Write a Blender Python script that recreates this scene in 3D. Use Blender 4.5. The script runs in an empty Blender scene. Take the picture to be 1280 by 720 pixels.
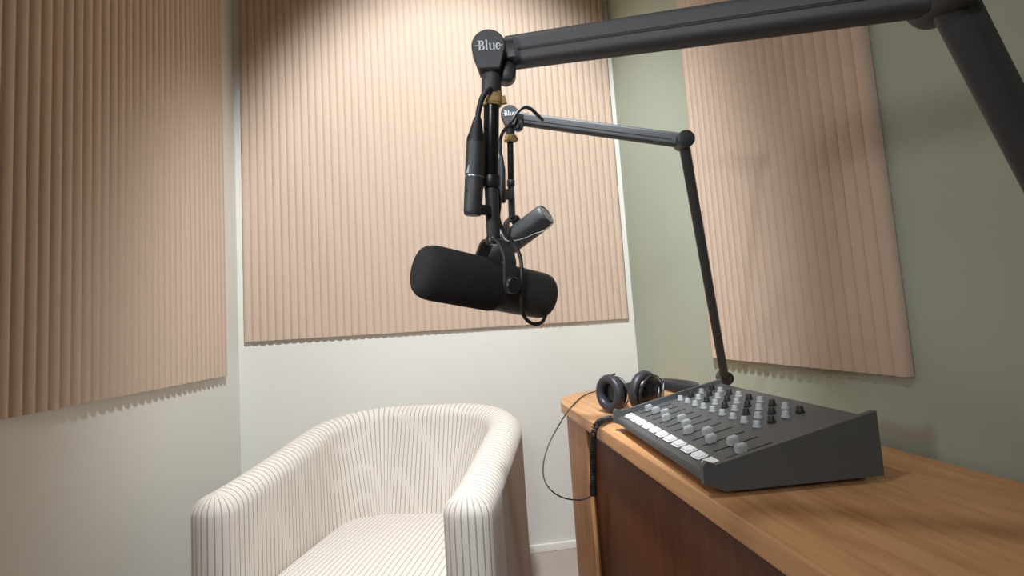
import bpy, bmesh, math, random
from mathutils import Vector, Matrix, Euler
random.seed(4)
S = bpy.context.scene
C = S.collection
PI = math.pi
R = math.radians

# ------------------------------------------------------------------ camera
H = 1.05
cam_d = bpy.data.cameras.new('camera')
cam = bpy.data.objects.new('camera', cam_d)
C.objects.link(cam)
cam_d.sensor_width = 36
cam_d.lens = 600 / 1280 * 36
cam_d.clip_start = 0.02
CM = (Matrix.Translation((0, 0, H)) @ Matrix.Rotation(R(-7.5), 4, 'Z')
      @ Matrix.Rotation(R(90 + 4.7), 4, 'X') @ Matrix.Rotation(R(-3.8), 4, 'Z'))
cam.matrix_world = CM
S.camera = cam

def at(px, py, d):
    """world point seen at a pixel, at a distance d along the lens axis"""
    return CM @ Vector(((px - 640) / 600 * d, -(py - 360) / 600 * d, -d))

CAMV = (CM.to_3x3() @ Vector((0, 0, 1))).normalized()      # towards the camera
CAMX = (CM.to_3x3() @ Vector((1, 0, 0))).normalized()
CAMY = (CM.to_3x3() @ Vector((0, 1, 0))).normalized()

# ------------------------------------------------------------------ materials
def srgb(r, g, b):
    f = lambda c: (c / 255 / 12.92) if c / 255 <= 0.04045 else ((c / 255 + 0.055) / 1.055) ** 2.4
    return (f(r), f(g), f(b), 1)

def mat(name, col, rough=0.6, metal=0.0, var=0.0, scale=20, bump=0.0, bscale=200, spec=0.5, stretch=(1, 1, 1)):
    m = bpy.data.materials.new(name)
    m.use_nodes = True
    nt = m.node_tree
    b = nt.nodes['Principled BSDF']
    b.inputs['Base Color'].default_value = col
    b.inputs['Roughness'].default_value = rough
    b.inputs['Metallic'].default_value = metal
    b.inputs['Specular IOR Level'].default_value = spec
    tc = nt.nodes.new('ShaderNodeTexCoord')
    mp = nt.nodes.new('ShaderNodeMapping')
    mp.inputs['Scale'].default_value = stretch
    nt.links.new(tc.outputs['Object'], mp.inputs['Vector'])
    if var:
        n = nt.nodes.new('ShaderNodeTexNoise')
        n.inputs['Scale'].default_value = scale
        n.inputs['Detail'].default_value = 4
        nt.links.new(mp.outputs[0], n.inputs['Vector'])
        mx = nt.nodes.new('ShaderNodeMix')
        mx.data_type = 'RGBA'
        mx.inputs[6].default_value = tuple(c * (1 - var) for c in col[:3]) + (1,)
        mx.inputs[7].default_value = tuple(min(1, c * (1 + var)) for c in col[:3]) + (1,)
        nt.links.new(n.outputs[0], mx.inputs[0])
        nt.links.new(mx.outputs[2], b.inputs['Base Color'])
    if bump:
        n = nt.nodes.new('ShaderNodeTexNoise')
        n.inputs['Scale'].default_value = bscale
        n.inputs['Detail'].default_value = 3
        nt.links.new(mp.outputs[0], n.inputs['Vector'])
        bp = nt.nodes.new('ShaderNodeBump')
        bp.inputs['Strength'].default_value = bump
        bp.inputs['Distance'].default_value = 0.002
        nt.links.new(n.outputs[0], bp.inputs['Height'])
        nt.links.new(bp.outputs[0], b.inputs['Normal'])
    return m

def wood(name, c1, c2, axis, rough=0.45):
    m = bpy.data.materials.new(name)
    m.use_nodes = True
    nt = m.node_tree
    b = nt.nodes['Principled BSDF']
    b.inputs['Roughness'].default_value = rough
    tc = nt.nodes.new('ShaderNodeTexCoord')
    mp = nt.nodes.new('ShaderNodeMapping')
    sc = [9, 9, 9]
    sc[axis] = 0.8
    mp.inputs['Scale'].default_value = sc
    n = nt.nodes.new('ShaderNodeTexNoise')
    n.inputs['Scale'].default_value = 5
    n.inputs['Detail'].default_value = 6
    n.inputs['Distortion'].default_value = 0.6
    cr = nt.nodes.new('ShaderNodeValToRGB')
    cr.color_ramp.elements[0].position = 0.3
    cr.color_ramp.elements[0].color = c1
    cr.color_ramp.elements[1].position = 0.7
    cr.color_ramp.elements[1].color = c2
    nt.links.new(tc.outputs['Object'], mp.inputs['Vector'])
    nt.links.new(mp.outputs[0], n.inputs['Vector'])
    nt.links.new(n.outputs[0], cr.inputs[0])
    nt.links.new(cr.outputs[0], b.inputs['Base Color'])
    return m

def stripes(name, base, line, period, width, use_uv=True, axis=0):
    """thin dark pinstripes woven into a pale cloth, with a slight corduroy relief"""
    m = bpy.data.materials.new(name)
    m.use_nodes = True
    nt = m.node_tree
    b = nt.nodes['Principled BSDF']
    b.inputs['Roughness'].default_value = 0.9
    b.inputs['Specular IOR Level'].default_value = 0.15
    b.inputs['Sheen Weight'].default_value = 0.15
    tc = nt.nodes.new('ShaderNodeTexCoord')
    sp = nt.nodes.new('ShaderNodeSeparateXYZ')
    nt.links.new(tc.outputs['UV' if use_uv else 'Object'], sp.inputs[0])
    def M(op, a, bv):
        k = nt.nodes.new('ShaderNodeMath')
        k.operation = op
        for i, v in enumerate((a, bv)):
            if v is None: continue
            if hasattr(v, 'is_linked'): nt.links.new(v, k.inputs[i])
            else: k.inputs[i].default_value = v
        return k.outputs[0]
    fr = M('FRACT', M('DIVIDE', sp.outputs[axis], period), None)
    d = M('ABSOLUTE', M('SUBTRACT', fr, 0.5), None)          # 0 at the line, .5 between
    mr = nt.nodes.new('ShaderNodeMapRange')
    mr.interpolation_type = 'SMOOTHSTEP'
    mr.inputs['From Min'].default_value = width * 0.6
    mr.inputs['From Max'].default_value = width * 1.5
    nt.links.new(d, mr.inputs['Value'])
    mx = nt.nodes.new('ShaderNodeMix')
    mx.data_type = 'RGBA'
    mx.inputs[6].default_value = line
    mx.inputs[7].default_value = base
    nt.links.new(mr.outputs[0], mx.inputs[0])
    nt.links.new(mx.outputs[2], b.inputs['Base Color'])
    bp = nt.nodes.new('ShaderNodeBump')
    bp.inputs['Strength'].default_value = 0.5
    bp.inputs['Distance'].default_value = 0.002
    nt.links.new(mr.outputs[0], bp.inputs['Height'])
    nt.links.new(bp.outputs[0], b.inputs['Normal'])
    return m

WHITE = mat('white_paint', srgb(226, 222, 213), 0.75, var=0.015, scale=2, bump=0.08, bscale=300)
TRIM = mat('trim_paint', srgb(238, 234, 226), 0.5)
GREEN = mat('sage_paint', srgb(170, 176, 158), 0.8, var=0.02, scale=2, bump=0.08, bscale=300)
FELT = mat('beige_felt', srgb(203, 179, 159), 0.95, var=0.05, scale=60, bump=0.25, bscale=900, spec=0.1)
FLOOR = mat('pale_floor', srgb(176, 160, 148), 0.55, var=0.05, scale=6)
CEIL = mat('ceiling_paint', srgb(225, 223, 217), 0.9)
ARM = mat('satin_black_metal', srgb(62, 62, 63), 0.55, var=0.04, scale=30)
ARM2 = mat('graphite_metal', srgb(48, 48, 50), 0.35)
TUBE = mat('gloss_black_tube', srgb(30, 30, 32), 0.25)
BODY = mat('charcoal_enamel', srgb(62, 63, 64), 0.5, bump=0.1, bscale=900)
FOAM = mat('black_foam', srgb(62, 60, 60), 1.0, var=0.15, scale=500, bump=0.6, bscale=700, spec=0.1)
RUB = mat('black_rubber', srgb(32, 32, 34), 0.5)
CABLE = mat('black_cable', srgb(40, 40, 41), 0.45)
GOLD = mat('tan_hook_tie', srgb(208, 174, 116), 0.7, var=0.25, scale=120, bump=0.5, bscale=400)
INK = mat('pale_print', srgb(205, 205, 205), 0.5)
GRILLE = mat('steel_plate', srgb(120, 118, 116), 0.4, metal=0.6, var=0.2, scale=200)
STEEL = mat('bright_steel', srgb(190, 190, 192), 0.3, metal=0.8)
OAK = wood('light_oak', srgb(196, 140, 92), srgb(222, 170, 120), 1)
OAKV = wood('light_oak_upright', srgb(178, 122, 80), srgb(204, 150, 104), 2)
DKWOOD = wood('dark_brown_wood', srgb(84, 42, 16), srgb(108, 58, 26), 2, 0.5)  # deep brown for the recessed panel, rail and plinth under the desktop
PAD = mat('black_leatherette', srgb(52, 52, 58), 0.42, bump=0.15, bscale=150)
PADIN = mat('speaker_cloth', srgb(24, 24, 28), 0.95)
GLOSS = mat('gloss_black_shell', srgb(16, 16, 18), 0.22)
CONS = mat('console_grey', srgb(84, 86, 86), 0.5, bump=0.1, bscale=600)
CONSB = mat('console_base', srgb(136, 112, 92), 0.5)
KEY = mat('white_key', srgb(240, 240, 240), 0.4)
FADER = mat('fader_grey', srgb(170, 172, 172), 0.35)
SLOT = mat('slot_black', srgb(15, 15, 16), 0.6)
CLOTH = stripes('striped_cloth', srgb(222, 211, 200), srgb(160, 156, 142), 0.0185, 0.08)
PLAIN = mat('plain_cloth', srgb(206, 198, 188), 0.95, var=0.04, scale=60, bump=0.2, bscale=900, spec=0.1)
SEATC = stripes('striped_seat_cloth', srgb(222, 211, 201), srgb(170, 163, 149), 0.0185, 0.075, use_uv=False, axis=0)

# ------------------------------------------------------------------ mesh helpers
def obj(name, bm, m, parent=None, smooth=True, auto=40):
    bmesh.ops.recalc_face_normals(bm, faces=bm.faces[:])
    me = bpy.data.meshes.new(name)
    bm.to_mesh(me); bm.free()
    me.materials.append(m)
    if smooth:
        me.shade_smooth()
        try: me.set_sharp_from_angle(angle=R(auto))
        except Exception: pass
    o = bpy.data.objects.new(name, me)
    C.objects.link(o)
    if parent:
        o.parent = parent
        # keep the world place of geometry already written in world space
        pm = Matrix.Identity(4)
        q = parent
        while q:
            pm = Matrix.Translation(q.location) @ q.rotation_euler.to_matrix().to_4x4() @ pm
            q = q.parent
        o.matrix_basis = pm.inverted()
    return o

def thing(name, label, cat, loc=(0, 0, 0), group=None, rz=0):
    o = bpy.data.objects.new(name, None)
    o.empty_display_size = 0.05
    C.objects.link(o)
    o.location = loc
    o.rotation_euler = (0, 0, rz)
    o['label'] = label
    o['category'] = cat
    if group: o['group'] = group
    return o

def tag(o, label, cat, group=None):
    o['label'] = label; o['category'] = cat
    if group: o['group'] = group
    return o

def struct(o):
    o['kind'] = 'structure'
    return o

def frame(a, up=Vector((0, 0, 1))):
    a = a.normalized()
    x = a.cross(up)
    if x.length < 1e-4: x = a.cross(Vector((0, 1, 0)))
    x.normalize()
    y = x.cross(a).normalized()
    return x, y, a

def lathe(bm, A, B, prof, seg=40, up=Vector((0, 0, 1))):
    """prof: list of (distance from A along AB, radius)"""
    x, y, a = frame(B - A, up)
    rings = []
    for t, r in prof:
        c = A + a * t
        if r < 1e-6:
            rings.append([bm.verts.new(c)])
        else:
            rings.append([bm.verts.new(c + (x * math.cos(2 * PI * k / seg) + y * math.sin(2 * PI * k / seg)) * r) for k in range(seg)])
    for p, q in zip(rings, rings[1:]):
        if len(p) == 1 and len(q) == 1: continue
        for k in range(seg):
            k2 = (k + 1) % seg
            if len(p) == 1: bm.faces.new((p[0], q[k], q[k2]))
            elif len(q) == 1: bm.faces.new((p[k], p[k2], q[0]))
            else: bm.faces.new((p[k], p[k2], q[k2], q[k]))
    if len(rings[0]) > 1: bm.faces.new(rings[0][::-1])
    if len(rings[-1]) > 1: bm.faces.new(rings[-1])

def rnd_prof(L, r, e=0.002):
    return [(0, 0), (0, r - e), (e * .3, r - e * .3), (e, r), (L - e, r), (L - e * .3, r - e * .3), (L, r - e), (L, 0)]

def cyl(bm, A, B, r, e=0.001, seg=32):
    lathe(bm, A, B, rnd_prof((B - A).length, r, e), seg)

def spline(pts, n=10):
    P = [Vector(p) for p in pts]
    P = [P[0] * 2 - P[1]] + P + [P[-1] * 2 - P[-2]]
    out = []
    for i in range(1, len(P) - 2):
        for k in range(n):
            t = k / n
            a, b, c, d = P[i - 1], P[i], P[i + 1], P[i + 2]
            out.append(0.5 * ((2 * b) + (c - a) * t + (2 * a - 5 * b + 4 * c - d) * t * t + (3 * b - a - 3 * c + d) * t ** 3))
    out.append(P[-2].copy())
    return out

def tube(bm, pts, r, seg=10, smoothn=10):
    Q = spline(pts, smoothn) if smoothn else [Vector(p) for p in pts]
    n = len(Q)
    prev = None
    rings = []
    for i, q in enumerate(Q):
        t = (Q[min(i + 1, n - 1)] - Q[max(i - 1, 0)])
        if t.length < 1e-9: t = Vector((0, 0, 1))
        t.normalize()
        if prev is None:
            x = t.orthogonal().normalized()
        else:
            x = (prev - t * prev.dot(t)).normalized()
        prev = x
        y = t.cross(x)
        rr = r(i / (n - 1)) if callable(r) else r
        rings.append([bm.verts.new(q + (x * math.cos(2 * PI * k / seg) + y * math.sin(2 * PI * k / seg)) * rr) for k in range(seg)])
    for p, q in zip(rings, rings[1:]):
        for k in range(seg):
            bm.faces.new((p[k], p[(k + 1) % seg], q[(k + 1) % seg], q[k]))
    bm.faces.new(rings[0][::-1]); bm.faces.new(rings[-1])

def rsec(w, h, r, n=5):
    """rounded rectangle outline"""
    out = []
    for cx, cy, a0 in ((w / 2 - r, h / 2 - r, 0), (-w / 2 + r, h / 2 - r, 90), (-w / 2 + r, -h / 2 + r, 180), (w / 2 - r, -h / 2 + r, 270)):
        for k in range(n + 1):
            a = R(a0 + 90 * k / n)
            out.append((cx + r * math.cos(a), cy + r * math.sin(a)))
    return out

def sweep(bm, A, B, sec, up=Vector((0, 0, 1)), scaleB=1.0):
    x, y, a = frame(B - A, up)
    r1 = [bm.verts.new(A + x * u + y * v) for u, v in sec]
    r2 = [bm.verts.new(B + (x * u + y * v) * scaleB) for u, v in sec]
    n = len(sec)
    for k in range(n):
        bm.faces.new((r1[k], r1[(k + 1) % n], r2[(k + 1) % n], r2[k]))
    bm.faces.new(r1[::-1]); bm.faces.new(r2)

def prism(bm, pts, X, Y, N, O, depth, bev=0.0):
    """outline pts in the plane (X, Y) at O, from 0 to depth along N, with bevelled front"""
    levels = [(0, 1), (depth, 1)]
    cx = sum(p[0] for p in pts) / len(pts); cy = sum(p[1] for p in pts) / len(pts)
    rings = []
    def ring(d, ins):
        out = []
        for (u, v) in pts:
            L = math.hypot(u - cx, v - cy)
            f = 1 - ins / L if L > 1e-9 else 1
            out.append(bm.verts.new(O + X * (cx + (u - cx) * f) + Y * (cy + (v - cy) * f) + N * d))
        return out
    if bev:
        rings = [ring(0, bev), ring(bev, 0), ring(depth - bev, 0), ring(depth, bev)]
    else:
        rings = [ring(0, 0), ring(depth, 0)]
    n = len(pts)
    for p, q in zip(rings, rings[1:]):
        for k in range(n):
            bm.faces.new((p[k], p[(k + 1) % n], q[(k + 1) % n], q[k]))
    bm.faces.new(rings[0][::-1]); bm.faces.new(rings[-1])

def box(bm, x0, x1, y0, y1, z0, z1, bev=0.0):
    vs = bmesh.ops.create_cube(bm, size=1)['verts']
    bmesh.ops.transform(bm, matrix=Matrix.Translation(((x0 + x1) / 2, (y0 + y1) / 2, (z0 + z1) / 2)) @ Matrix.Diagonal((abs(x1 - x0), abs(y1 - y0), abs(z1 - z0), 1)), verts=vs)
    if bev:
        es = list({e for v in vs for e in v.link_edges})
        bmesh.ops.bevel(bm, geom=es, offset=bev, segments=3, profile=0.5, affect='EDGES')

def bx(name, x0, x1, y0, y1, z0, z1, m, bev=0.0, parent=None):
    bm = bmesh.new(); box(bm, x0, x1, y0, y1, z0, z1, bev)
    return obj(name, bm, m, parent)

# ------------------------------------------------------------------ the room
XR, XL, YB, YF, ZC = 0.908, -0.95, 2.31, -1.6, 2.95
struct(bx('floor', XL - .1, XR + .1, YF, YB + .1, -0.06, 0, FLOOR))
struct(bx('ceiling', XL - .1, XR + .1, YF, YB + .1, ZC, ZC + .06, CEIL))
struct(bx('wall_back', XL - .1, XR + .1, YB, YB + .1, 0, ZC, WHITE))
struct(bx('wall_left', XL - .1, XL, YF, YB, 0, ZC, WHITE))
struct(bx('wall_right', XR, XR + .1, YF, YB, 0, ZC, GREEN))
struct(bx('baseboard_back', XL + .012, XR, YB - .012, YB, 0, 0.035, TRIM, 0.003))
struct(bx('baseboard_left', XL, XL + .012, YF, YB, 0, 0.035, TRIM, 0.003))
struct(bx('baseboard_right', XR - .012, XR, YF, YB - .012, 0, 0.07, TRIM, 0.003))

FL = 0.0333
def fluted(name, n, z0, z1, M, label):
    """felt panel of half-round upright flutes; local x along the wall, y out of it (towards -y), z up"""
    bm = bmesh.new()
    prof = []
    base, rise = 0.010, 0.0078
    for i in range(n):
        for k in range(9):
            t = k / 8
            h = rise * (max(0.0, math.sin(PI * t)) ** 0.55)
            if k == 8 and i < n - 1: continue
            prof.append((i * FL + t * FL, -(base + h)))
    W = n * FL
    cols = []
    for x, y in prof:
        cols.append((bm.verts.new(M @ Vector((x, y, z0))), bm.verts.new(M @ Vector((x, y, z1)))))
    for a, b in zip(cols, cols[1:]):
        bm.faces.new((a[0], b[0], b[1], a[1]))
    bk = [bm.verts.new(M @ Vector(p)) for p in ((0, 0, z0), (W, 0, z0), (W, 0, z1), (0, 0, z1))]
    bm.faces.new(bk)
    bm.faces.new([bk[0]] + [c[0] for c in cols] + [bk[1]])
    bm.faces.new([bk[3]] + [c[1] for c in cols] + [bk[2]])
    bm.faces.new((bk[0], bk[3], cols[0][1], cols[0][0]))
    bm.faces.new((bk[1], bk[2], cols[-1][1], cols[-1][0]))
    return tag(obj(name, bm, FELT, auto=60), label, 'acoustic panel')

nb = 54
Mb = (Matrix.Translation((0.876, YB - .002, 1.056)) @ Matrix.Rotation(R(0.25), 4, 'Y') @ Matrix.Translation((-nb * FL, 0, -1.056)))
fluted('acoustic_panel', nb, 1.056, 2.75, Mb, 'beige fluted felt panel covering the upper back wall behind the microphones')
Ml = Matrix.Translation((XL + .002, 0.16, 0)) @ Matrix.Rotation(R(90), 4, 'Z')
fluted('acoustic_panel', 60, 0.93, 2.75, Ml, 'beige fluted felt panel on the left side wall')
Mr = Matrix.Translation((XR - .002, 1.59, 0)) @ Matrix.Rotation(R(-90), 4, 'Z')
fluted('acoustic_panel', 22, 0.90, 2.75, Mr, 'beige fluted felt panel on the sage green wall above the desk')

# ------------------------------------------------------------------ armchair
def make_chair():
    CX, CY, RZ = -0.213, 1.80, R(-17)
    t = thing('armchair', 'cream barrel armchair with thin brown pinstripes against the white wall', 'armchair', (CX, CY, 0), rz=RZ)
    T = Matrix.Translation((CX, CY, 0)) @ Matrix.Rotation(RZ, 4, 'Z')
    W, RR, yb, yf, th = 0.37, 0.26, 0.335, -0.42, 0.132
    cl = []
    def ztop(y):
        k = max(0, min(1, (y + 0.46) / 0.84)); k = 0.35 * k + 0.65 * k * k * (3 - 2 * k)
        return 0.635 + 0.112 * k
    n = 30
    for k in range(n): cl.append((W, yf + (yb - RR - yf) * k / n))
    for k in range(n): a = PI / 2 * k / n; cl.append((W - RR + RR * math.cos(a), yb - RR + RR * math.sin(a)))
    for k in range(20): cl.append((W - RR - (2 * (W - RR)) * k / 20, yb + 0.0 * k))
    full = cl + [(-x, y) for x, y in [(W - RR + RR * math.cos(PI / 2 * k / n), yb - RR + RR * math.sin(PI / 2 * k / n)) for k in range(n, 0, -1)]]
    full += [(-W, yf + (yb - RR - yf) * k / n) for k in range(n, -1, -1)]
    cl = full
    per = []                                               # (p, c): perimeter point and its centre-line point
    def nrm(i):
        a = cl[max(i - 1, 0)]; b = cl[min(i + 1, len(cl) - 1)]
        dx, dy = b[0] - a[0], b[1] - a[1]; L = math.hypot(dx, dy)
        return dy / L, -dx / L
    hw = th / 2
    for i in range(len(cl)):
        nx, ny = nrm(i); c = cl[i]; per.append(((c[0] + nx * hw, c[1] + ny * hw), c, 1))
    c = cl[-1]
    for k in range(1, 14):
        a = PI + PI * k / 14; per.append(((c[0] + hw * math.cos(a), c[1] + hw * 0.75 * math.sin(a)), c, 0))
    for i in range(len(cl) - 1, -1, -1):
        nx, ny = nrm(i); c = cl[i]; per.append(((c[0] - nx * hw, c[1] - ny * hw), c, -1))
    c = cl[0]
    for k in range(1, 14):
        a = PI + PI * k / 14; per.append(((c[0] + hw * math.cos(a), c[1] + hw * 0.75 * math.sin(a)), c, 0))
    N = len(per)
    us = [0]
    for i in range(N):
        a, b = per[i][0], per[(i + 1) % N][0]
        us.append(us[-1] + math.hypot(b[0] - a[0], b[1] - a[1]))
    bm = bmesh.new(); uvl = bm.loops.layers.uv.new('UVMap')
    rings = []; outer = []
    zs = [('z', z) for z in (0.03, 0.05, 0.25, 0.35, 0.45, 0.55)] + [('r', a) for a in (0, 12, 25, 38, 50, 62, 73, 82, 90)]
    for kind, v in zs:
        ring = []
        for (p, c, side) in per:
            zt = ztop(c[1]); rv = 0.055; bk = max(0, min(1, c[1] / .26)) ** 1.5 if side == -1 else 0
            if kind == 'z':
                f = 1.0 if v > 0.04 else 0.93
                z = v
                if side == -1: f = 0.93 + 1.9 * bk * max(0, min(1, 1 - (v - .28) / .42))
            else:
                f = math.cos(R(v)); z = zt - rv + rv * math.sin(R(v))
                if side == -1: f *= 0.93
                if v == 90: f = 0.0
            ring.append(bm.verts.new(T @ Vector((c[0] + (p[0] - c[0]) * f, c[1] + (p[1] - c[1]) * f, z))))
        rings.append(ring)
    for a, b in zip(rings, rings[1:]):
        for k in range(N):
            k2 = (k + 1) % N
            fc = bm.faces.new((a[k], a[k2], b[k2], b[k]))
            if per[k][2] == 1 and per[k2][2] == 1 and rings.index(a) < 6 and 6 < k < len(cl) - 7: outer.append(fc)
            for l, u in zip(fc.loops, (us[k], us[k + 1], us[k + 1], us[k])): l[uvl].uv = (u, 0)
    bo = bm.copy()
    keep = {f.index for f in outer} if False else None
    bm.faces.index_update(); ids = {f.index for f in outer}
    bo.free(); bo = bm.copy(); bo.faces.ensure_lookup_table()
    bmesh.ops.delete(bo, geom=[f for f in bo.faces if f.index not in ids], context='FACES')
    bmesh.ops.delete(bm, geom=outer, context='FACES_ONLY')
    bmesh.ops.remove_doubles(bm, verts=[v for v in rings[-1] if v.is_valid], dist=0.0008)
    obj('shell', bm, CLOTH, t, auto=80)
    op = obj('outer_panel', bo, PLAIN, t, auto=80)
    op['label'] = 'plain taupe cloth round the outside'

    # seat cushion, crowned
    bm = bmesh.new()
    iw, yb2, yf2 = W - hw + 0.006, yb - hw + 0.006, -0.46
    def sup(u, v, s):
        # rounded-square outline mapping of a polar grid
        return u, v
    nr, ns = 10, 72
    rings = []
    ys = (yb2 + yf2) / 2; hy = (yb2 - yf2) / 2
    def outline(a, f):
        c_, s_ = math.cos(a), math.sin(a); e = 2 / 4.5
        return (math.copysign(abs(c_) ** e, c_) * iw * f, ys + math.copysign(abs(s_) ** e, s_) * hy * f)
    zt, zb = 0.345, 0.22
    prof = [(0.0, zt + 0.022)] + [(f, zt + 0.022 * (1 - f ** 2)) for f in (0.2, 0.4, 0.6, 0.75, 0.86)] + [(0.93, zt - .002), (0.975, zt - .014), (1.0, zt - .035), (1.0, zb + .02), (0.98, zb)]
    for f, z in prof:
        if f == 0: rings.append([bm.verts.new(T @ Vector((0, ys, z)))])
        else: rings.append([bm.verts.new(T @ Vector((*outline(2 * PI * k / ns, f), z))) for k in range(ns)])
    for p, q in zip(rings, rings[1:]):
        for k in range(ns):
            k2 = (k + 1) % ns
            if len(p) == 1: bm.faces.new((p[0], q[k], q[k2]))
            else: bm.faces.new((p[k], p[k2], q[k2], q[k]))
    bm.faces.new(rings[-1])
    seat = obj('seat_cushion', bm, SEATC, t, auto=70)
    # bake the chair's own axes into the cushion so that the stripes follow it
    for v in seat.data.vertices: v.co = T.inverted() @ v.co
    seat.matrix_basis = Matrix.Identity(4)
    bm = bmesh.new()
    pts = [(*[c * 1 for c in outline(2 * PI * k / ns, 0.985)], ) for k in range(ns)]
    lo = [bm.verts.new(T @ Vector((x, y, 0.03))) for x, y in pts]
    hi = [bm.verts.new(T @ Vector((x, y, zb))) for x, y in pts]
    for k in range(ns): bm.faces.new((lo[k], lo[(k + 1) % ns], hi[(k + 1) % ns], hi[k]))
    bm.faces.new(lo[::-1]); bm.faces.new(hi)
    base = obj('seat_base', bm, SEATC, t)
    for v in base.data.vertices: v.co = T.inverted() @ v.co
    base.matrix_basis = Matrix.Identity(4)
    for sx in (-1, 1):
        for y in (-0.3, 0.26):
            bm = bmesh.new()
            A = T @ Vector((sx * 0.30, y, 0.0)); cyl(bm, A, A + Vector((0, 0, 0.032)), 0.022, 0.002)
            obj('foot', bm, RUB, t)
make_chair()

# ------------------------------------------------------------------ desk
def make_desk():
    t = thing('desk', 'light oak desk with a rounded end along the sage green wall', 'desk', (0.65, 1.0, 0))
    ZT, TH = 0.75, 0.038
    def outline(ins, y0):
        x0 = 0.404 + ins; x1 = XR - 0.016; y1 = 2.09 - ins; rr = 0.27 - ins * 0.5
        p = [(x1, y0), (x0, y0)]
        p += [(x0 + rr * 0.85 * (1 - math.cos(PI / 2 * k / 16)), y1 - rr + rr * math.sin(PI / 2 * k / 16)) for k in range(17)]
        p += [(x1, y1)]
        return p
    def slab(name, pts, z0, z1, m, bev=0.0):
        bm = bmesh.new()
        lo = [bm.verts.new((x, y, z0)) for x, y in pts]; hi = [bm.verts.new((x, y, z1)) for x, y in pts]
        n = len(pts)
        for k in range(n): bm.faces.new((lo[k], lo[(k + 1) % n], hi[(k + 1) % n], hi[k]))
        f1 = bm.faces.new(lo[::-1]); f2 = bm.faces.new(hi)
        if bev:
            es = [e for e in bm.edges if abs(e.verts[0].co.z - e.verts[1].co.z) < 1e-6]
            bmesh.ops.bevel(bm, geom=es, offset=bev, segments=3, profile=0.5, affect='EDGES')
        return obj(name, bm, m, t, auto=30)
    slab('desktop', outline(0, 0.28), ZT - TH, ZT, OAK, 0.004)
    # rounded far pedestal
    slab('pedestal', outline(0.018, 1.575), 0.0, ZT - TH, OAKV)
    bx('stile', 0.414, 0.426, 1.550, 1.577, 0.0, ZT - TH, OAKV, 0.002, t)
    bx('end_panel', 0.422, XR - 0.03, 0.30, 0.335, 0.0, ZT - TH, OAKV, 0.002, t)
    bx('back_panel', 0.436, 0.456, 0.335, 1.575, 0.05, ZT - TH, DKWOOD, 0.002, t)
    bx('rail', 0.422, 0.436, 0.335, 1.575, ZT - TH - 0.02, ZT - TH, DKWOOD, 0.002, t)
    bx('plinth', 0.44, 0.47, 0.335, 1.575, 0.0, 0.05, DKWOOD, 0.0, t)
make_desk()

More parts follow.
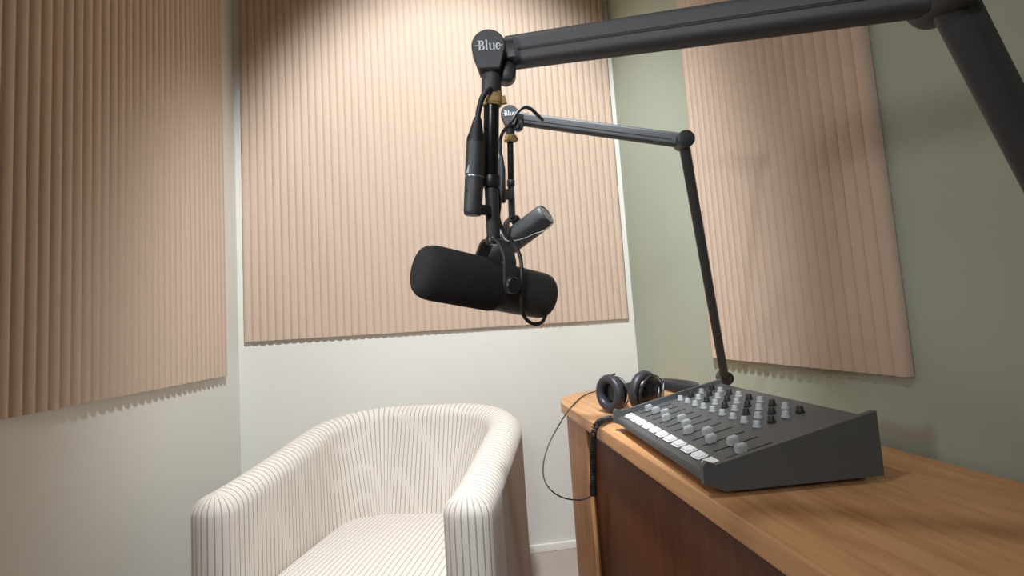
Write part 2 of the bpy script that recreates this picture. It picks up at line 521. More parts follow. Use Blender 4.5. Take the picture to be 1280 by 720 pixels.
# ------------------------------------------------------------------ microphones
def make_mic(A, B, k, label, rear_cable=None, pole_dir=None, plate=GRILLE, ft=0.56, lw=.56, yw=1.0):
    """A = front of the foam, B = rear end, k = size factor"""
    L = (B - A).length
    a = (B - A).normalized()
    t = thing('microphone', label, 'microphone', tuple(A + a * L * ft), 'broadcast microphones on boom arms')
    rw, rb = 0.0325 * k, 0.0305 * k
    Lw = L * lw
    bm = bmesh.new()
    prof = [(0, 0), (0, rw * .5), (.0008 * k, rw * .66), (.003 * k, rw * .80), (.0075 * k, rw * .91), (.014 * k, rw * .975), (.022 * k, rw), (Lw - .004, rw), (Lw, rw * .96), (Lw, 0)]
    lathe(bm, A, B, prof, 64); obj('windscreen', bm, FOAM, t, auto=50)
    bm = bmesh.new()
    lathe(bm, A + a * (Lw - 0.002), B, rnd_prof(0.007, rw * .97, .001), 64); obj('seam_ring', bm, ARM2, t)
    bm = bmesh.new()
    Lb = L - Lw - 0.004
    s0 = A + a * (Lw + .004)
    lathe(bm, s0, B, [(0, 0), (0, rb), (Lb * .5, rb * 1.0), (Lb - .012 * k, rb), (Lb - .005 * k, rb * .96), (Lb - .001, rb * .87), (Lb, rb * .8), (Lb - .003, rb * .78), (Lb - .003, 0)], 64)
    body = obj('body', bm, BODY, t, auto=35)
    bm = bmesh.new()
    lathe(bm, B - a * 0.0035, B + a, rnd_prof(0.002, rb * .76, .0005), 48); obj('rear_plate', bm, plate, t)
    # yoke
    up = Vector((0, 0, 1)) if pole_dir is None else pole_dir
    side = a.cross(up).normalized()
    if side.dot(CAMV) < 0: side = -side
    upv = (up - a * up.dot(a)).normalized() if pole_dir is None else up
    P = A + a * L * ft
    so = rb + 0.0075 * k
    path = [(so, -.010), (so, .0), (so, .030), (so * .93, .037), (so * .55, .0525), (so * .40, .0555), (-so * .40, .0555), (-so * .55, .0525), (-so * .93, .037), (-so, .030), (-so, 0), (-so, -.010)]
    bm = bmesh.new()
    hwid, ht = 0.0085 * k * yw, 0.0022 * k
    rings = []
    for i, (s, h) in enumerate(path):
        p = P + side * s + upv * h * k
        q0 = path[max(i - 1, 0)]; q1 = path[min(i + 1, len(path) - 1)]
        tx, ty = q1[0] - q0[0], (q1[1] - q0[1]) * k
        l = math.hypot(tx, ty); nx, ny = -ty / l, tx / l
        nn = side * nx + upv * ny
        wd = hwid if 0 < i < len(path) - 1 else hwid * .6
        rings.append([bm.verts.new(p + a * wd + nn * ht), bm.verts.new(p - a * wd + nn * ht), bm.verts.new(p - a * wd - nn * ht), bm.verts.new(p + a * wd - nn * ht)])
    for p_, q_ in zip(rings, rings[1:]):
        for j in range(4): bm.faces.new((p_[j], p_[(j + 1) % 4], q_[(j + 1) % 4], q_[j]))
    bm.faces.new(rings[0][::-1]); bm.faces.new(rings[-1])
    bmesh.ops.bevel(bm, geom=[e for e in bm.edges], offset=0.0006, segments=1, affect='EDGES')
    yk = obj('yoke', bm, BODY, t, auto=25)
    for sg in (1, -1):
        bm = bmesh.new()
        s_ = P + side * sg * (so + ht)
        lathe(bm, s_, s_ + side * sg, [(-.006, 0), (-.006, .006 * k), (0, .006 * k), (0, .0095 * k), (.001, .0102 * k), (.007 * k, .0102 * k), (.009 * k, .0088 * k), (.009 * k, 0)], 28)
        obj('knob', bm, ARM2, yk)
    top = P + upv * .0555 * k
    bm = bmesh.new()
    lathe(bm, top - upv * 0.004, top + upv, rnd_prof(0.010 * k, 0.0100 * k, .001), 32); obj('mount_nut', bm, ARM2, yk)
    return t, top, P, a, side, upv

# the word on the round joint caps: letters as outlines in a unit box (x 0..4, y 0..1.35)
def arc(cx, cy, rx, ry, a0, a1, n=8):
    return [(cx + rx * math.cos(R(a0 + (a1 - a0) * k / n)), cy + ry * math.sin(R(a0 + (a1 - a0) * k / n))) for k in range(n + 1)]
def stroke(pts, w0, w1=None):
    w1 = w1 or w0
    L, Rr = [], []
    n = len(pts)
    for i, p in enumerate(pts):
        a = pts[max(i - 1, 0)]; b = pts[min(i + 1, n - 1)]
        dx, dy = b[0] - a[0], b[1] - a[1]; l = math.hypot(dx, dy) or 1
        tt = i / (n - 1)
        w = w0 + (w1 - w0) * tt if not callable(w0) else w0(tt)
        L.append((p[0] - dy / l * w / 2, p[1] + dx / l * w / 2)); Rr.append((p[0] + dy / l * w / 2, p[1] - dx / l * w / 2))
    return L + Rr[::-1]
fat = lambda tt: 0.10 + 0.17 * math.sin(PI * tt)
LOGO = [
    stroke([(-.42, .62), (-.05, .62)], .03, .14), stroke([(.0, .66), (.22, .66)], .12),
    stroke([(.36, -.02), (.36, 1.30)], .27), stroke([(.08, 1.30), (.55, 1.30)], .09), stroke([(.08, -.02), (.6, -.02)], .09),
    stroke(arc(.5, .98, .36, .32, 90, -90), fat), stroke(arc(.5, .33, .46, .35, 90, -90), fat), stroke([(.36, .67), (.62, .67)], .09),
    stroke([(1.36, .0), (1.36, 1.42)], .24), stroke([(1.2, 1.36), (1.4, 1.42)], .10), stroke([(1.2, .0), (1.56, .0)], .09),
    stroke([(1.86, .88), (1.86, .30)] + arc(2.08, .25, .22, .26, 180, 300, 6), .22, .10), stroke([(2.40, .90), (2.40, .0)], .22), stroke([(1.68, .86), (1.9, .9)], .08), stroke([(2.24, .86), (2.42, .9)], .08), stroke([(2.36, .02), (2.6, .0)], .08),
    stroke(arc(3.02, .45, .30, .44, 10, 325, 12), lambda q: 0.10 + 0.14 * math.sin(PI * min(1, q * 1.05)) ** 2), stroke([(2.86, .40), (3.30, .56)], .09),
    stroke([(3.36, .62), (3.75, .62)], .13, .03), stroke([(3.30, .30), (3.56, .62)], .07, .05),
]

def teardrop(r, neck, down, n=36):
    """round cap that narrows downwards into the neck"""
    pts = []
    a0 = -28
    for k in range(n + 1):
        a = R(a0 + (180 - 2 * a0) * k / n); pts.append((r * math.cos(a), r * math.sin(a)))
    pts += [(-neck, -down), (neck, -down)]
    return pts

def make_boom(J, X, Y, N, r, neckr, pole_pts, tube_ab, tubew, tubeh, elbow, base, label, group, collar_t, tie_pts, lower_r, upper_r, s=1.0, tie_r=1.25):
    t = thing('boom_arm', label, 'microphone boom arm', tuple(base), group)
    P0, P1, P2 = pole_pts                                     # cap centre-bottom, collar, end
    ax = (P2 - P0).normalized()
    bm = bmesh.new()
    prism(bm, teardrop(r, neckr, r * 1.35), X, Y, N, J - N * (0.016 * s), 0.026 * s, 0.0018 * s)
    cap = obj('joint_cap', bm, ARM, t, auto=30)
    bm = bmesh.new()
    cxx, kx = 1.62, r * 1.72 / 4.2
    for poly in LOGO:
        vs = [bm.verts.new(J + N * (0.0104 * s) + X * ((x - cxx) * kx) + Y * ((y - .62) * kx * 1.02)) for x, y in poly]
        m_ = len(vs) // 2
        for i in range(m_ - 1):
            try: bm.faces.new((vs[i], vs[i + 1], vs[-2 - i], vs[-1 - i]))
            except ValueError: pass
    ex = bmesh.ops.extrude_face_region(bm, geom=bm.faces[:])
    bmesh.ops.translate(bm, vec=N * 0.0003, verts=[g for g in ex['geom'] if isinstance(g, bmesh.types.BMVert)])
    lg = obj('lettering', bm, INK, cap, smooth=False)
    lg['label'] = 'pale grey lettering on the round cap'
    Jn = J - Y * r * 1.25 - N * 0.004 * s
    bm = bmesh.new()
    lathe(bm, P0 - ax * (Jn - P0).length * 0, P1, rnd_prof((tie_pts[0] - P0).length + 0.004, neckr, .001), 32); obj('neck', bm, ARM, t)
    bm = bmesh.new(); cyl(bm, P0 + ax * 0.01, P1, upper_r, .0005); obj('upper_tube', bm, TUBE, t)
    bm = bmesh.new(); cyl(bm, P1 - ax * collar_t * .2, P1 + ax * collar_t, upper_r * 1.28, .0012)
    obj('collar', bm, ARM2, t)
    bm = bmesh.new(); cyl(bm, P1, P2, lower_r, .0005); obj('lower_tube', bm, ARM, t)
    # wrapped hook-and-loop tie
    A, B = tie_pts
    x, y, a = frame(B - A)
    bm = bmesh.new()
    L = (B - A).length
    for j, (f0, f1, e) in enumerate(((0.0, .55, 1.0), (.45, .85, 1.08), (.72, 1.0, 1.0))):
        lathe(bm, A + a * L * f0, B, rnd_prof(L * (f1 - f0), neckr * tie_r * e, .0012 * s), 28)
    prism(bm, [(-.002 * s, 0), (.004 * s, 0), (.006 * s, L * .5), (-.001 * s, L * .55)], X, -Y, N, A + a * L * .35 + X * neckr * tie_r - N * .003 * s, .006 * s)
    tag(obj('cable_tie', bm, GOLD), 'tan hook-and-loop tie wrapped round the ' + ('near' if s > .9 else 'far') + ' boom pole under its lettered cap', 'cable tie')
    # arm tube with a long groove, knuckle, elbow and lower arm down to the base
    A, B = tube_ab
    sec = rsec(tubew, tubeh, tubeh * .22)
    bm = bmesh.new(); sweep(bm, A, elbow, sec); bt = obj('upper_beam', bm, ARM, t, auto=35)
    x, y, a = frame(elbow - A)
    sg = 1 if x.dot(CAMV) > 0 else -1
    bm = bmesh.new()
    off = x * sg * (tubew / 2)
    sweep(bm, A + a * .02 * s + off - y * tubeh * .08, elbow - a * .03 * s + off - y * tubeh * .08, rsec(.0012, tubeh * .10, .0005, 2)); obj('groove', bm, SLOT, bt)
    bm = bmesh.new()
    K = J + X * r * 0.95 - Y * r * 1.15 - N * .016 * s
    lathe(bm, K - N * .010 * s, K + N, rnd_prof(.02 * s, r * .62, .002 * s), 32)
    kb = obj('tension_knuckle', bm, ARM2, t)
    bm = bmesh.new(); sweep(bm, J - N * .02 * s - a * .0, A + a * .02 * s, rsec(tubew * .8, tubeh * .75, tubeh * .15)); obj('hinge_block', bm, ARM2, t)
    bm = bmesh.new(); lathe(bm, elbow - N * .024 * s, elbow + N, rnd_prof(.048 * s, tubeh * .62, .003 * s), 36); obj('elbow', bm, ARM2, t)
    top = base + Vector((0, 0, .11))
    bm = bmesh.new(); sweep(bm, elbow, top, rsec(tubew, tubeh, tubeh * .22)); obj('lower_beam', bm, ARM, t, auto=35)
    bm = bmesh.new(); lathe(bm, top + N * .024 * s, top - N, rnd_prof(.048 * s, tubeh * .62, .003 * s), 36); obj('lower_hinge', bm, ARM2, t)
    bm = bmesh.new(); cyl(bm, base + Vector((0, 0, .02)), top, .014 * s, .001); obj('post', bm, ARM2, t)
    bm = bmesh.new(); cyl(bm, base + Vector((0, 0, .0003)), base + Vector((0, 0, .022)), .032, .003); obj('clamp', bm, ARM2, t)
    return t

up_img = lambda d: None
# near assembly
A1, B1 = at(520.5, 337, .548), at(683, 371, .642)
near = make_mic(A1, B1, 1.0, 'large black broadcast microphone with foam front, nearest in the centre', pole_dir=(at(612, 120, .6) - at(614, 292, .6)).normalized())
TN = near[1]
J1 = at(611, 62, .585)
Pj0 = at(614.5, 90, .592); Pj1 = at(613.5, 222, .600)
ydir = (J1 - at(613.2, 105, .585)).normalized()
E1a, E1b = at(634, 67, .612), at(842, 37.5, .532)
e1 = E1a + (E1b - E1a).normalized() * 0.44
nx1 = (CAMX + ydir * 0).normalized()
nx1 = (nx1 - ydir * nx1.dot(ydir)).normalized()
BASE1 = Vector((0.80, 0.45, 0.75))
# text plane slightly raised to the right
boom1 = make_boom(J1, nx1, ydir, nx1.cross(ydir).normalized(), .0205, .0123, (Pj0, Pj1, TN + (Pj1 - TN).normalized() * .001), (E1a, E1b), .026, .0385, e1, BASE1,
    'thick black boom arm across the top, holding the nearer microphone', 'boom arms', .0125, (at(615.0, 115, .594), at(614.5, 133, .595)), .0086, .0097, 1.0, 1.0)
# far assembly
A2, B2 = at(612, 322, 1.25), at(684, 267.5, 1.17)
far = make_mic(A2, B2, .98, 'smaller looking black microphone tilted upward, hanging behind the nearer one', pole_dir=(at(637, 180, 1.2) - at(640, 262, 1.2)).normalized(), ft=.42, lw=.33, yw=1.5)
J2 = at(637, 143, 1.17)
Pk0 = at(637.5, 155, 1.185); Pk1 = at(638.5, 226, 1.195)
yd2 = (J2 - at(638, 163, 1.17)).normalized()
E2a, E2b = at(646, 148.5, 1.25), at(842, 174.5, 1.10)
e2 = E2a + (E2b - E2a).normalized() * ((E2b - E2a).length * 1.055)
nx2 = (CAMX - yd2 * CAMX.dot(yd2)).normalized()
nx2 = (nx2 - nx2.cross(yd2) * .0).normalized()
boom2 = make_boom(J2, nx2, yd2, nx2.cross(yd2).normalized(), .0212, .0115, (Pk0, Pk1, far[1] + (Pk1 - far[1]).normalized() * .001), (E2a, E2b), .022, .0315, e2, Vector((0.80, 1.36, 0.75)),
    'thinner looking black boom arm behind, holding the far tilted microphone', 'boom arms', .013, (at(638, 169.5, 1.187), at(638.2, 177.5, 1.188)), .0085, .0078, .85, 1.3)

# ------------------------------------------------------------------ preamp, plugs and cables
def lathe_px(bm, pts, d, k=1.0):
    A = at(pts[0][0], pts[0][1], d); B = at(pts[-1][0], pts[-1][1], d)
    a = (B - A).normalized(); out = []
    for (px, py, r) in pts:
        q = at(px, py, d); out.append(((q - A).dot(a), r * d / 600))
    lathe(bm, A, B, [(out[0][0], 0)] + out + [(out[-1][0], 0)], 36)

# near microphone cable with its plug
dP = .578
cab = thing('microphone_cable', 'black cable plug hanging by its boot beside the near boom pole', 'cable', tuple(at(597, 200, dP)))
bm = bmesh.new(); lathe_px(bm, [(597.2, 147, 4.2), (596.8, 150, 5.4), (595.6, 165, 8.6), (595, 173, 11.2), (594.8, 177, 11.6), (594.3, 180, 11.2)], dP); obj('boot', bm, RUB, cab)
bm = bmesh.new(); lathe_px(bm, [(594.4, 179, 11.4), (593, 218, 11.9), (592.9, 221.5, 11.6)], dP); sh = obj('plug_shell', bm, BODY, cab)
bm = bmesh.new()
prism(bm, [(-.0036, 0), (.0036, 0), (.0008, .0095), (-.0008, .0095)], CAMX, CAMY, CAMV, at(586.5, 216, dP - .0093), .0004)
ob = obj('arrow_mark', bm, INK, sh)
bm = bmesh.new(); tube(bm, [at(597, 151, dP), at(598.5, 138, dP), at(603, 122, dP - .002), at(610, 113.5, dP + .0), at(617, 111.5, dP + .012)], .0034); obj('wire', bm, CABLE, cab)
pre = thing('inline_preamp', 'small black inline preamp barrel plugged under the cable plug', 'preamp', tuple(at(591, 268, dP)))
bm = bmesh.new(); lathe_px(bm, [(592.9, 221.7, 11.4), (592.8, 223.3, 11.8), (591, 264, 11.6), (590.9, 267.5, 11.0), (590.8, 269.5, 9.4)], dP); bd = obj('barrel', bm, BODY, pre)
bm = bmesh.new(); lathe_px(bm, [(592.95, 220.9, 11.9), (592.9, 222.0, 11.9)], dP); obj('rim', bm, STEEL, pre)
bm = bmesh.new(); q = at(583.5, 238, dP - .0085); lathe(bm, q, q + CAMV, rnd_prof(.0012, .0013, .0002), 16); obj('screw', bm, SLOT, bd)
bm = bmesh.new(); sweep(bm, at(600, 262, dP), at(611, 263, dP + .012), rsec(.006, .012, .001)); obj('clip', bm, RUB, pre)

# thin cable from the pole to the back of the near microphone, looping under it
bm = bmesh.new()
tube(bm, [at(622, 232, .614), at(624.5, 255, .612), at(623.5, 272, .61), at(629, 288, .602), at(641, 303, .585), at(650, 320, .575), at(652.5, 345, .570), at(652, 375, .573), at(655, 395, .58), at(666, 404.5, .592), at(677, 403, .605), at(682, 395, .622)], .0023, 10)
tag(obj('microphone_lead', bm, CABLE), 'thin black lead looping under the rear of the near microphone', 'cable')
# far microphone lead and plug
fc = thing('microphone_cable', 'black cable arching over the far boom arm and down to a plug', 'cable', tuple(at(627, 230, 1.16)))
bm = bmesh.new()
tube(bm, [at(678, 150, 1.17), at(671, 143, 1.145), at(664, 136.5, 1.135), at(656, 134, 1.13), at(648, 139, 1.125), at(640, 151, 1.12), at(631, 162, 1.13), at(626, 172, 1.15), at(625.3, 186, 1.155), at(627, 198, 1.16)], .0042); obj('wire', bm, CABLE, fc)
bm = bmesh.new(); lathe_px(bm, [(626.5, 195, 2.5), (627.5, 206, 4), (628, 211, 5.0), (627.8, 230, 5.2), (627, 252, 5.2), (627, 253.5, 4.4)], 1.16); obj('plug_shell', bm, RUB, fc)
bm = bmesh.new(); sweep(bm, at(629, 243, 1.165), at(637, 243, 1.19), rsec(.010, .026, .002)); obj('clip', bm, RUB, fc)
bm = bmesh.new()
tube(bm, [at(622, 262, 1.16), at(625.5, 285, 1.16), at(632, 300, 1.15), at(645, 300.5, 1.135), at(658, 297, 1.13), at(668, 292.5, 1.125), at(678, 289.5, 1.125), at(686, 284.5, 1.13), at(690, 280, 1.15)], .0014)
tag(obj('microphone_lead', bm, mat('lead_glint', srgb(105, 105, 105), .4)), 'thin lead with its glint painted grey along the underside of the far microphone', 'cable')  # pale grey stands in for the highlight on a dark cable

# ------------------------------------------------------------------ headphones
def make_headphones():
    O = Vector((0.52, 1.47, 0.75))
    t = thing('headphones', 'black over-ear headphones lying on the desk behind the mixer', 'headphones', tuple(O))
    def cup(center, n, r, depth, shellfirst):
        """n = direction the ear pad faces"""
        n = n.normalized()
        bm = bmesh.new()
        # cushion: a thick ring; lathe profile with hole
        pr = []
        ri, ro, w = r * .50, r, depth * .55
        for k in range(13):
            a = PI * k / 12 + PI
            pass
        ring = []
        mid = (ri + ro) / 2; hr = (ro - ri) / 2
        for k in range(25):
            a = 2 * PI * k / 24
            ring.append((w * .5 * math.sin(a) * 1.0, mid + hr * math.cos(a)))
        x, y, a_ = frame(n)
        seg = 56
        cols = []
        for k in range(seg):
            th = 2 * PI * k / seg
            d = x * math.cos(th) + y * math.sin(th) * 1.06
            cols.append([bm.verts.new(center + n * (w * .45 + u) + d * v) for u, v in ring[:-1]])
        for k in range(seg):
            p, q = cols[k], cols[(k + 1) % seg]
            for j in range(24): bm.faces.new((p[j], p[(j + 1) % 24], q[(j + 1) % 24], q[j]))
        obj('ear_pad', bm, PAD, t, auto=80)
        bm = bmesh.new()
        lathe(bm, center + n * w * .1, center + n, rnd_prof(.003, r * .6, .0005), 40); obj('driver_cloth', bm, PADIN, t)
        bm = bmesh.new()
        D = depth * .62
        lathe(bm, center + n * (w * .25), center - n, [(0, 0), (0, r * .86), (.004, r * .93), (D * .35, r * .95), (D * .42, r * .88), (D * .62, r * .84), (D * .85, r * .70), (D * .97, r * .45), (D, 0)], 56)
        sh = obj('ear_cup', bm, GLOSS, t, auto=30)
        bm = bmesh.new()
        tube(bm, [center - n * D * .45 + (x * math.cos(R(q)) + y * math.sin(R(q))) * r * .9 for q in range(0, 361, 15)], .0016, 8, 0)
        obj('trim_ring', bm, STEEL if False else ARM, sh)
        return x, y, n, D
    n1 = Vector((-.90, -.42, .03))
    c1 = Vector((.518, 1.555, .75 + .0635))
    cup(c1, n1, .058, .062, 1)
    n2 = Vector((-.45, .80, .10))
    c2 = Vector((.600, 1.465, .75 + .069))
    x, y, n, D = cup(c2, n2, .0635, .062, 1)
    # forked yokes and the padded headband swinging away to the right
    for c, n_, nm in ((c1, n1.normalized(), 0), (c2, n2.normalized(), 1)):
        x, y, _ = frame(n_)
        bm = bmesh.new()
        pts = [c - n_ * (.018 + .006 * math.sin(R(q))) + (x * math.cos(R(q)) * (1) + y * math.sin(R(q))) * .0615 * .98 for q in (range(-80, 81, 16) if nm == 0 else range(100, 261, 16))]
        tube(bm, pts, .0034, 8, 3); obj('fork', bm, RUB, t)
    sl = bmesh.new()
    for k, (dx, dz, hh) in enumerate(((.006, .006, .030), (.020, .012, .040))):
        p = c2 - n2.normalized() * .0345 + Vector((dx, -.003 * k, dz))
        tube(sl, [p + Vector((-.003, .001, -hh / 2)), p + Vector((0, 0, 0)), p + Vector((.004, .003, hh / 2))], .0014, 8, 5)
    hl = obj('slider', sl, STEEL, t); hl['label'] = 'bright steel slider strips'
    bm = bmesh.new()
    band = spline([c2 + Vector((.045, -.012, .022)), Vector((.745, 1.47, .812)), Vector((.800, 1.53, .806)), Vector((.825, 1.63, .80)), Vector((.79, 1.73, .80)), Vector((.70, 1.76, .80)), Vector((.60, 1.69, .80)), Vector((.565, 1.585, .805)), c1 + Vector((.028, .035, .01))], 8)
    n = len(band); rings = []
    for i, p in enumerate(band):
        tt = (band[min(i + 1, n - 1)] - band[max(i - 1, 0)]).normalized()
        s_ = tt.cross(Vector((0, 0, 1))).normalized(); u = s_.cross(tt)
        f = math.sin(PI * i / (n - 1)) ** .5
        w, h = .0075 + .003 * f, .014 + .008 * f
        rings.append([bm.verts.new(p + s_ * w * math.cos(R(q)) + u * h * math.sin(R(q))) for q in range(0, 360, 30)])
    for p, q in zip(rings, rings[1:]):
        for j in range(12): bm.faces.new((p[j], p[(j + 1) % 12], q[(j + 1) % 12], q[j]))
    bm.faces.new(rings[0][::-1]); bm.faces.new(rings[-1])
    obj('headband', bm, PAD, t, auto=80)
make_headphones()

# coiled and plain cable drooping over the desk edge
def on(px, py, z):                                           # point of the ray at height z
    o = CM.translation; d = (at(px, py, 1) - o); k = (z - o.z) / d.z
    return o + d * k
def onx(px, py, x):
    o = CM.translation; d = (at(px, py, 1) - o); k = (x - o.x) / d.x
    return o + d * k
cc = thing('headphone_cable', 'black headphone cable, coiled part hanging over the desk edge, thin loop beside it', 'cable', (0.43, 1.40, 0.75))
bm = bmesh.new()
axis = spline([on(786, 521.5, .764), on(772, 522.5, .762), on(758, 524.5, .762), on(748, 529, .763), onx(743, 538, .385), onx(741.5, 553, .384), onx(741, 580, .386), onx(741.5, 612, .388)], 24)
# resample evenly
Ls = [0]
for p, q in zip(axis, axis[1:]): Ls.append(Ls[-1] + (q - p).length)
tot = Ls[-1]
turns = int(tot / 0.0080); NN = turns * 10
def ev(s):
    for i in range(len(Ls) - 1):
        if Ls[i + 1] >= s:
            f = (s - Ls[i]) / max(1e-9, Ls[i + 1] - Ls[i]); return axis[i].lerp(axis[i + 1], f), (axis[i + 1] - axis[i]).normalized()
    return axis[-1], (axis[-1] - axis[-2]).normalized()
pts = []
xx = None
for i in range(NN + 1):
    p, tt = ev(tot * i / NN)
    xx = tt.orthogonal().normalized() if xx is None else (xx - tt * xx.dot(tt)).normalized()
    yy = tt.cross(xx); th = 2 * PI * i / 10
    pts.append(p + (xx * math.cos(th) + yy * math.sin(th)) * .0078)
tube(bm, pts, .0024, 6, 0); obj('coil', bm, CABLE, cc)
bm = bmesh.new()
tube(bm, [on(752, 489, .775), on(743, 489.5, .756), on(728, 495.5, .754), at(714, 509, 1.72), at(702, 526, 1.62), at(687, 553, 1.56), at(679.5, 578, 1.52), at(680, 598, 1.49), at(689, 613, 1.46), at(705, 622.5, 1.44), onx(725, 625, .375), onx(738, 620.5, .385), onx(741.5, 612, .388)], .0022, 8); obj('wire', bm, CABLE, cc)
bm = bmesh.new(); cyl(bm, onx(741.3, 606, .388), onx(741.7, 619, .388), .0105, .002); obj('strain_relief', bm, RUB, cc)

# ------------------------------------------------------------------ mixer
def make_mixer():
    O = Vector((0.437, 1.29, 0.75)); rz = R(-3.3)
    t = thing('mixing_console', 'grey audio mixer with white keys and faders on the desk', 'mixer', tuple(O), rz=rz)
    T = Matrix.Translation(O) @ Matrix.Rotation(rz, 4, 'Z')
    # local: u = away from the user (+X), v = along the desk towards the camera (-Y)
    LV, LU = 0.52, 0.30
    zt = lambda u: 0.037 + 0.070 * (u / LU)
    def P(u, v, z): return T @ Vector((u, -v, z))
    def hexa(bm, u0, u1, v0, v1, zf0, zf1):
        a = [bm.verts.new(P(u, v, zf0(u))) for u, v in ((u0, v0), (u1, v0), (u1, v1), (u0, v1))]
        b = [bm.verts.new(P(u, v, zf1(u))) for u, v in ((u0, v0), (u1, v0), (u1, v1), (u0, v1))]
        for k in range(4): bm.faces.new((a[k], a[(k + 1) % 4], b[(k + 1) % 4], b[k]))
        bm.faces.new(a[::-1]); bm.faces.new(b)
    bm = bmesh.new()
    # base narrower than the top: tapered tray
    a = [bm.verts.new(P(u, v, 0.0005)) for u, v in ((.026, .022), (LU - .01, .022), (LU - .01, LV - .022), (.026, LV - .022))]
    b = [bm.verts.new(P(u, v, zt(u) - .014)) for u, v in ((0, .002), (LU, .002), (LU, LV - .002), (0, LV - .002))]
    for k in range(4): bm.faces.new((a[k], a[(k + 1) % 4], b[(k + 1) % 4], b[k]))
    bm.faces.new(a[::-1]); bm.faces.new(b)
    obj('tray', bm, CONSB, t, smooth=False)
    bm = bmesh.new(); hexa(bm, -.004, LU, 0, LV, lambda u: zt(u) - .015, lambda u: zt(u))
    bmesh.ops.bevel(bm, geom=bm.edges[:], offset=.002, segments=2, affect='EDGES')
    top = obj('top_plate', bm, CONS, t, auto=30)
    # raised side cheek at the far end
    for v0, v1 in ((-.008, .003), (LV - .003, LV + .008)):
        bm = bmesh.new()
        out = [(-.012, .024), (-.011, .052), (-.004, .060), (.012, .054), (LU, zt(LU) + .012), (LU, .012), (.024, .010)]
        A = [bm.verts.new(P(u, v0, z)) for u, z in out]; B = [bm.verts.new(P(u, v1, z)) for u, z in out]
        for k in range(len(out)): bm.faces.new((A[k], A[(k + 1) % len(out)], B[(k + 1) % len(out)], B[k]))
        bm.faces.new(A[::-1]); bm.faces.new(B)
        obj('side_cheek', bm, CONS, t, smooth=False)
    sl = 0.070 / LU
    def pad(name, u, v, du, dv, h, m, bev=.0015, parent=t):
        bm = bmesh.new(); hexa(bm, u - du / 2, u + du / 2, v - dv / 2, v + dv / 2, lambda q: zt(q) - .0005, lambda q: zt(q) + h)
        if bev: bmesh.ops.bevel(bm, geom=bm.edges[:], offset=bev, segments=2, affect='EDGES')
        return obj(name, bm, m, parent, auto=30)
    for i in range(11):
        v = .036 + .0447 * i
        pad('key', .024, v, .023, .034, .006, KEY, .003)
        pad('fader_track', .095, v, .085, .004, .0008, SLOT, 0, top)
        uf = (.075, .078, .085, .07, .09, .08, .065, .085, .07, .09, .08)[i]
        bm = bmesh.new()
        hexa(bm, uf - .009, uf + .009, v - .008, v + .008, lambda q: zt(q) + .001, lambda q: zt(q) + .016)
        bmesh.ops.bevel(bm, geom=bm.edges[:], offset=.002, segments=2, affect='EDGES')
        obj('fader_cap', bm, FADER, t, auto=30)
        for j, u in enumerate((.165, .195, .225, .255)):
            if i > 8: break
            bm = bmesh.new(); q = P(u, v, zt(u)); w = P(u - .0 * sl, v, zt(u) + .014)
            lathe(bm, q, w, [(0, 0), (0, .0085), (.003, .0085), (.004, .0068), (.012, .006), (.013, .0052), (.013, 0)], 20)
            obj('dial', bm, (FADER, RUB)[(i + j) % 2] if j else FADER, t)
    for (u, v) in ((.03, .03), (.03, LV - .03), (LU - .03, .03), (LU - .03, LV - .03)):
        pass
make_mixer()

# ------------------------------------------------------------------ lights: ceiling spots and added fills
def area(name, loc, rot, size, power, col, spread=180, sy=None):
    l = bpy.data.lights.new(name, 'AREA'); l.energy = power; l.size = size
    if sy: l.shape = 'RECTANGLE'; l.size_y = sy
    l.color = col; l.spread = R(spread)
    o = bpy.data.objects.new(name, l); C.objects.link(o); o.location = loc; o.rotation_euler = rot
    return o
def fixture(x, y, w, label):
    t = thing('ceiling_light', label, 'ceiling light', (x, y, ZC))
    bm = bmesh.new()
    for a in ((x - w / 2 - .02, x - w / 2, y - w / 2 - .02, y + w / 2 + .02), (x + w / 2, x + w / 2 + .02, y - w / 2 - .02, y + w / 2 + .02), (x - w / 2, x + w / 2, y - w / 2 - .02, y - w / 2), (x - w / 2, x + w / 2, y + w / 2, y + w / 2 + .02)):
        box(bm, *a, ZC - .02, ZC)
    obj('frame', bm, TRIM, t)
def spot(name, loc, aim, power, col, deg, blend, rad):
    l = bpy.data.lights.new(name, 'SPOT'); l.energy = power; l.color = col
    l.spot_size = R(deg); l.spot_blend = blend; l.shadow_soft_size = rad
    o = bpy.data.objects.new(name, l); C.objects.link(o); o.location = loc
    o.rotation_euler = (Vector(aim) - Vector(loc)).to_track_quat('-Z', 'Y').to_euler()
    return o
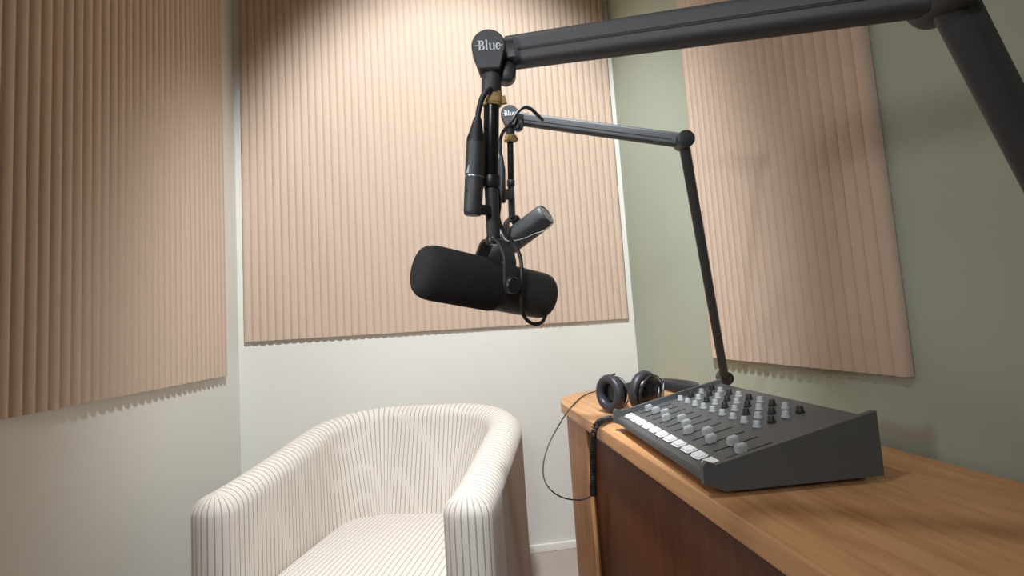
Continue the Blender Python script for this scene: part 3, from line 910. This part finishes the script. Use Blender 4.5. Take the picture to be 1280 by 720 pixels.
def downlight(x, y, label):
    t = thing('ceiling_light', label, 'ceiling light', (x, y, ZC))
    bm = bmesh.new()
    lathe(bm, Vector((x, y, ZC + .001)), Vector((x, y, ZC - 1)), [(0, .07), (0, .095), (.006, .092), (.008, .075), (.003, .07)], 40)
    obj('frame', bm, TRIM, t)
downlight(-.02, .60, 'round white ceiling spotlight aimed at the back wall')
lamp = spot('ceiling_spot', (-.02, .60, ZC - .03), (.10, 2.31, 1.34), 370, (.87, .94, 1.0), 90, .5, .09)
lamp.scale = (.74, 1, 1)                                    # beam squeezed to an oval so the side walls stay dim
downlight(-.75, .25, 'added round white ceiling spotlight near the left wall, brightening the microphones')
spot('ceiling_spot', (-.75, .25, ZC - .03), (.02, .85, 1.0), 48, (.9, .95, 1.0), 46, .6, .07)  # added spot, lifts the near microphone and the desk out of the dark
area('fill_behind', (-.55, -1.3, 2.0), (R(72), 0, R(-17)), .5, 1.6, (.9, .95, 1.0), 50)  # added fill behind the camera to brighten the microphones and arms
w = bpy.data.worlds.new('world'); S.world = w; w.use_nodes = True
w.node_tree.nodes['Background'].inputs[0].default_value = (.9, .95, 1.0, 1)
t = thing('fill_housing', 'added round white housing for the unseen side fill light on the left wall', 'fill light housing', (XL, .05, 1.35))  # made-up housing, put round the side fill out of view
bm = bmesh.new(); lathe(bm, Vector((XL + .001, .05, 1.35)), Vector((0, .05, 1.35)), rnd_prof(.012, .06, .002), 40); obj('back_plate', bm, TRIM, t)
bm = bmesh.new(); lathe(bm, Vector((XL + .013, .05, 1.35)), Vector((0, .05, 1.35)), [(0, 0), (0, .03), (.01, .10), (.03, .12), (.03, .116), (.012, .09), (.006, 0)], 40); obj('fill_shade', bm, TRIM, t)
lw = area('side_fill', (XL + .055, .05, 1.35), (R(90), 0, R(-60)), .18, 1.0, (.92, .96, 1.0), 70)  # added fill from the left, lights the front of the near microphone
lw.data.shape = 'DISK'
w.node_tree.nodes['Background'].inputs[1].default_value = 0.07

S.view_settings.view_transform = 'Standard'
S.view_settings.look = 'None'
S.view_settings.gamma = 1.0
S.view_settings.use_curve_mapping = False
S.view_settings.exposure = 0.0
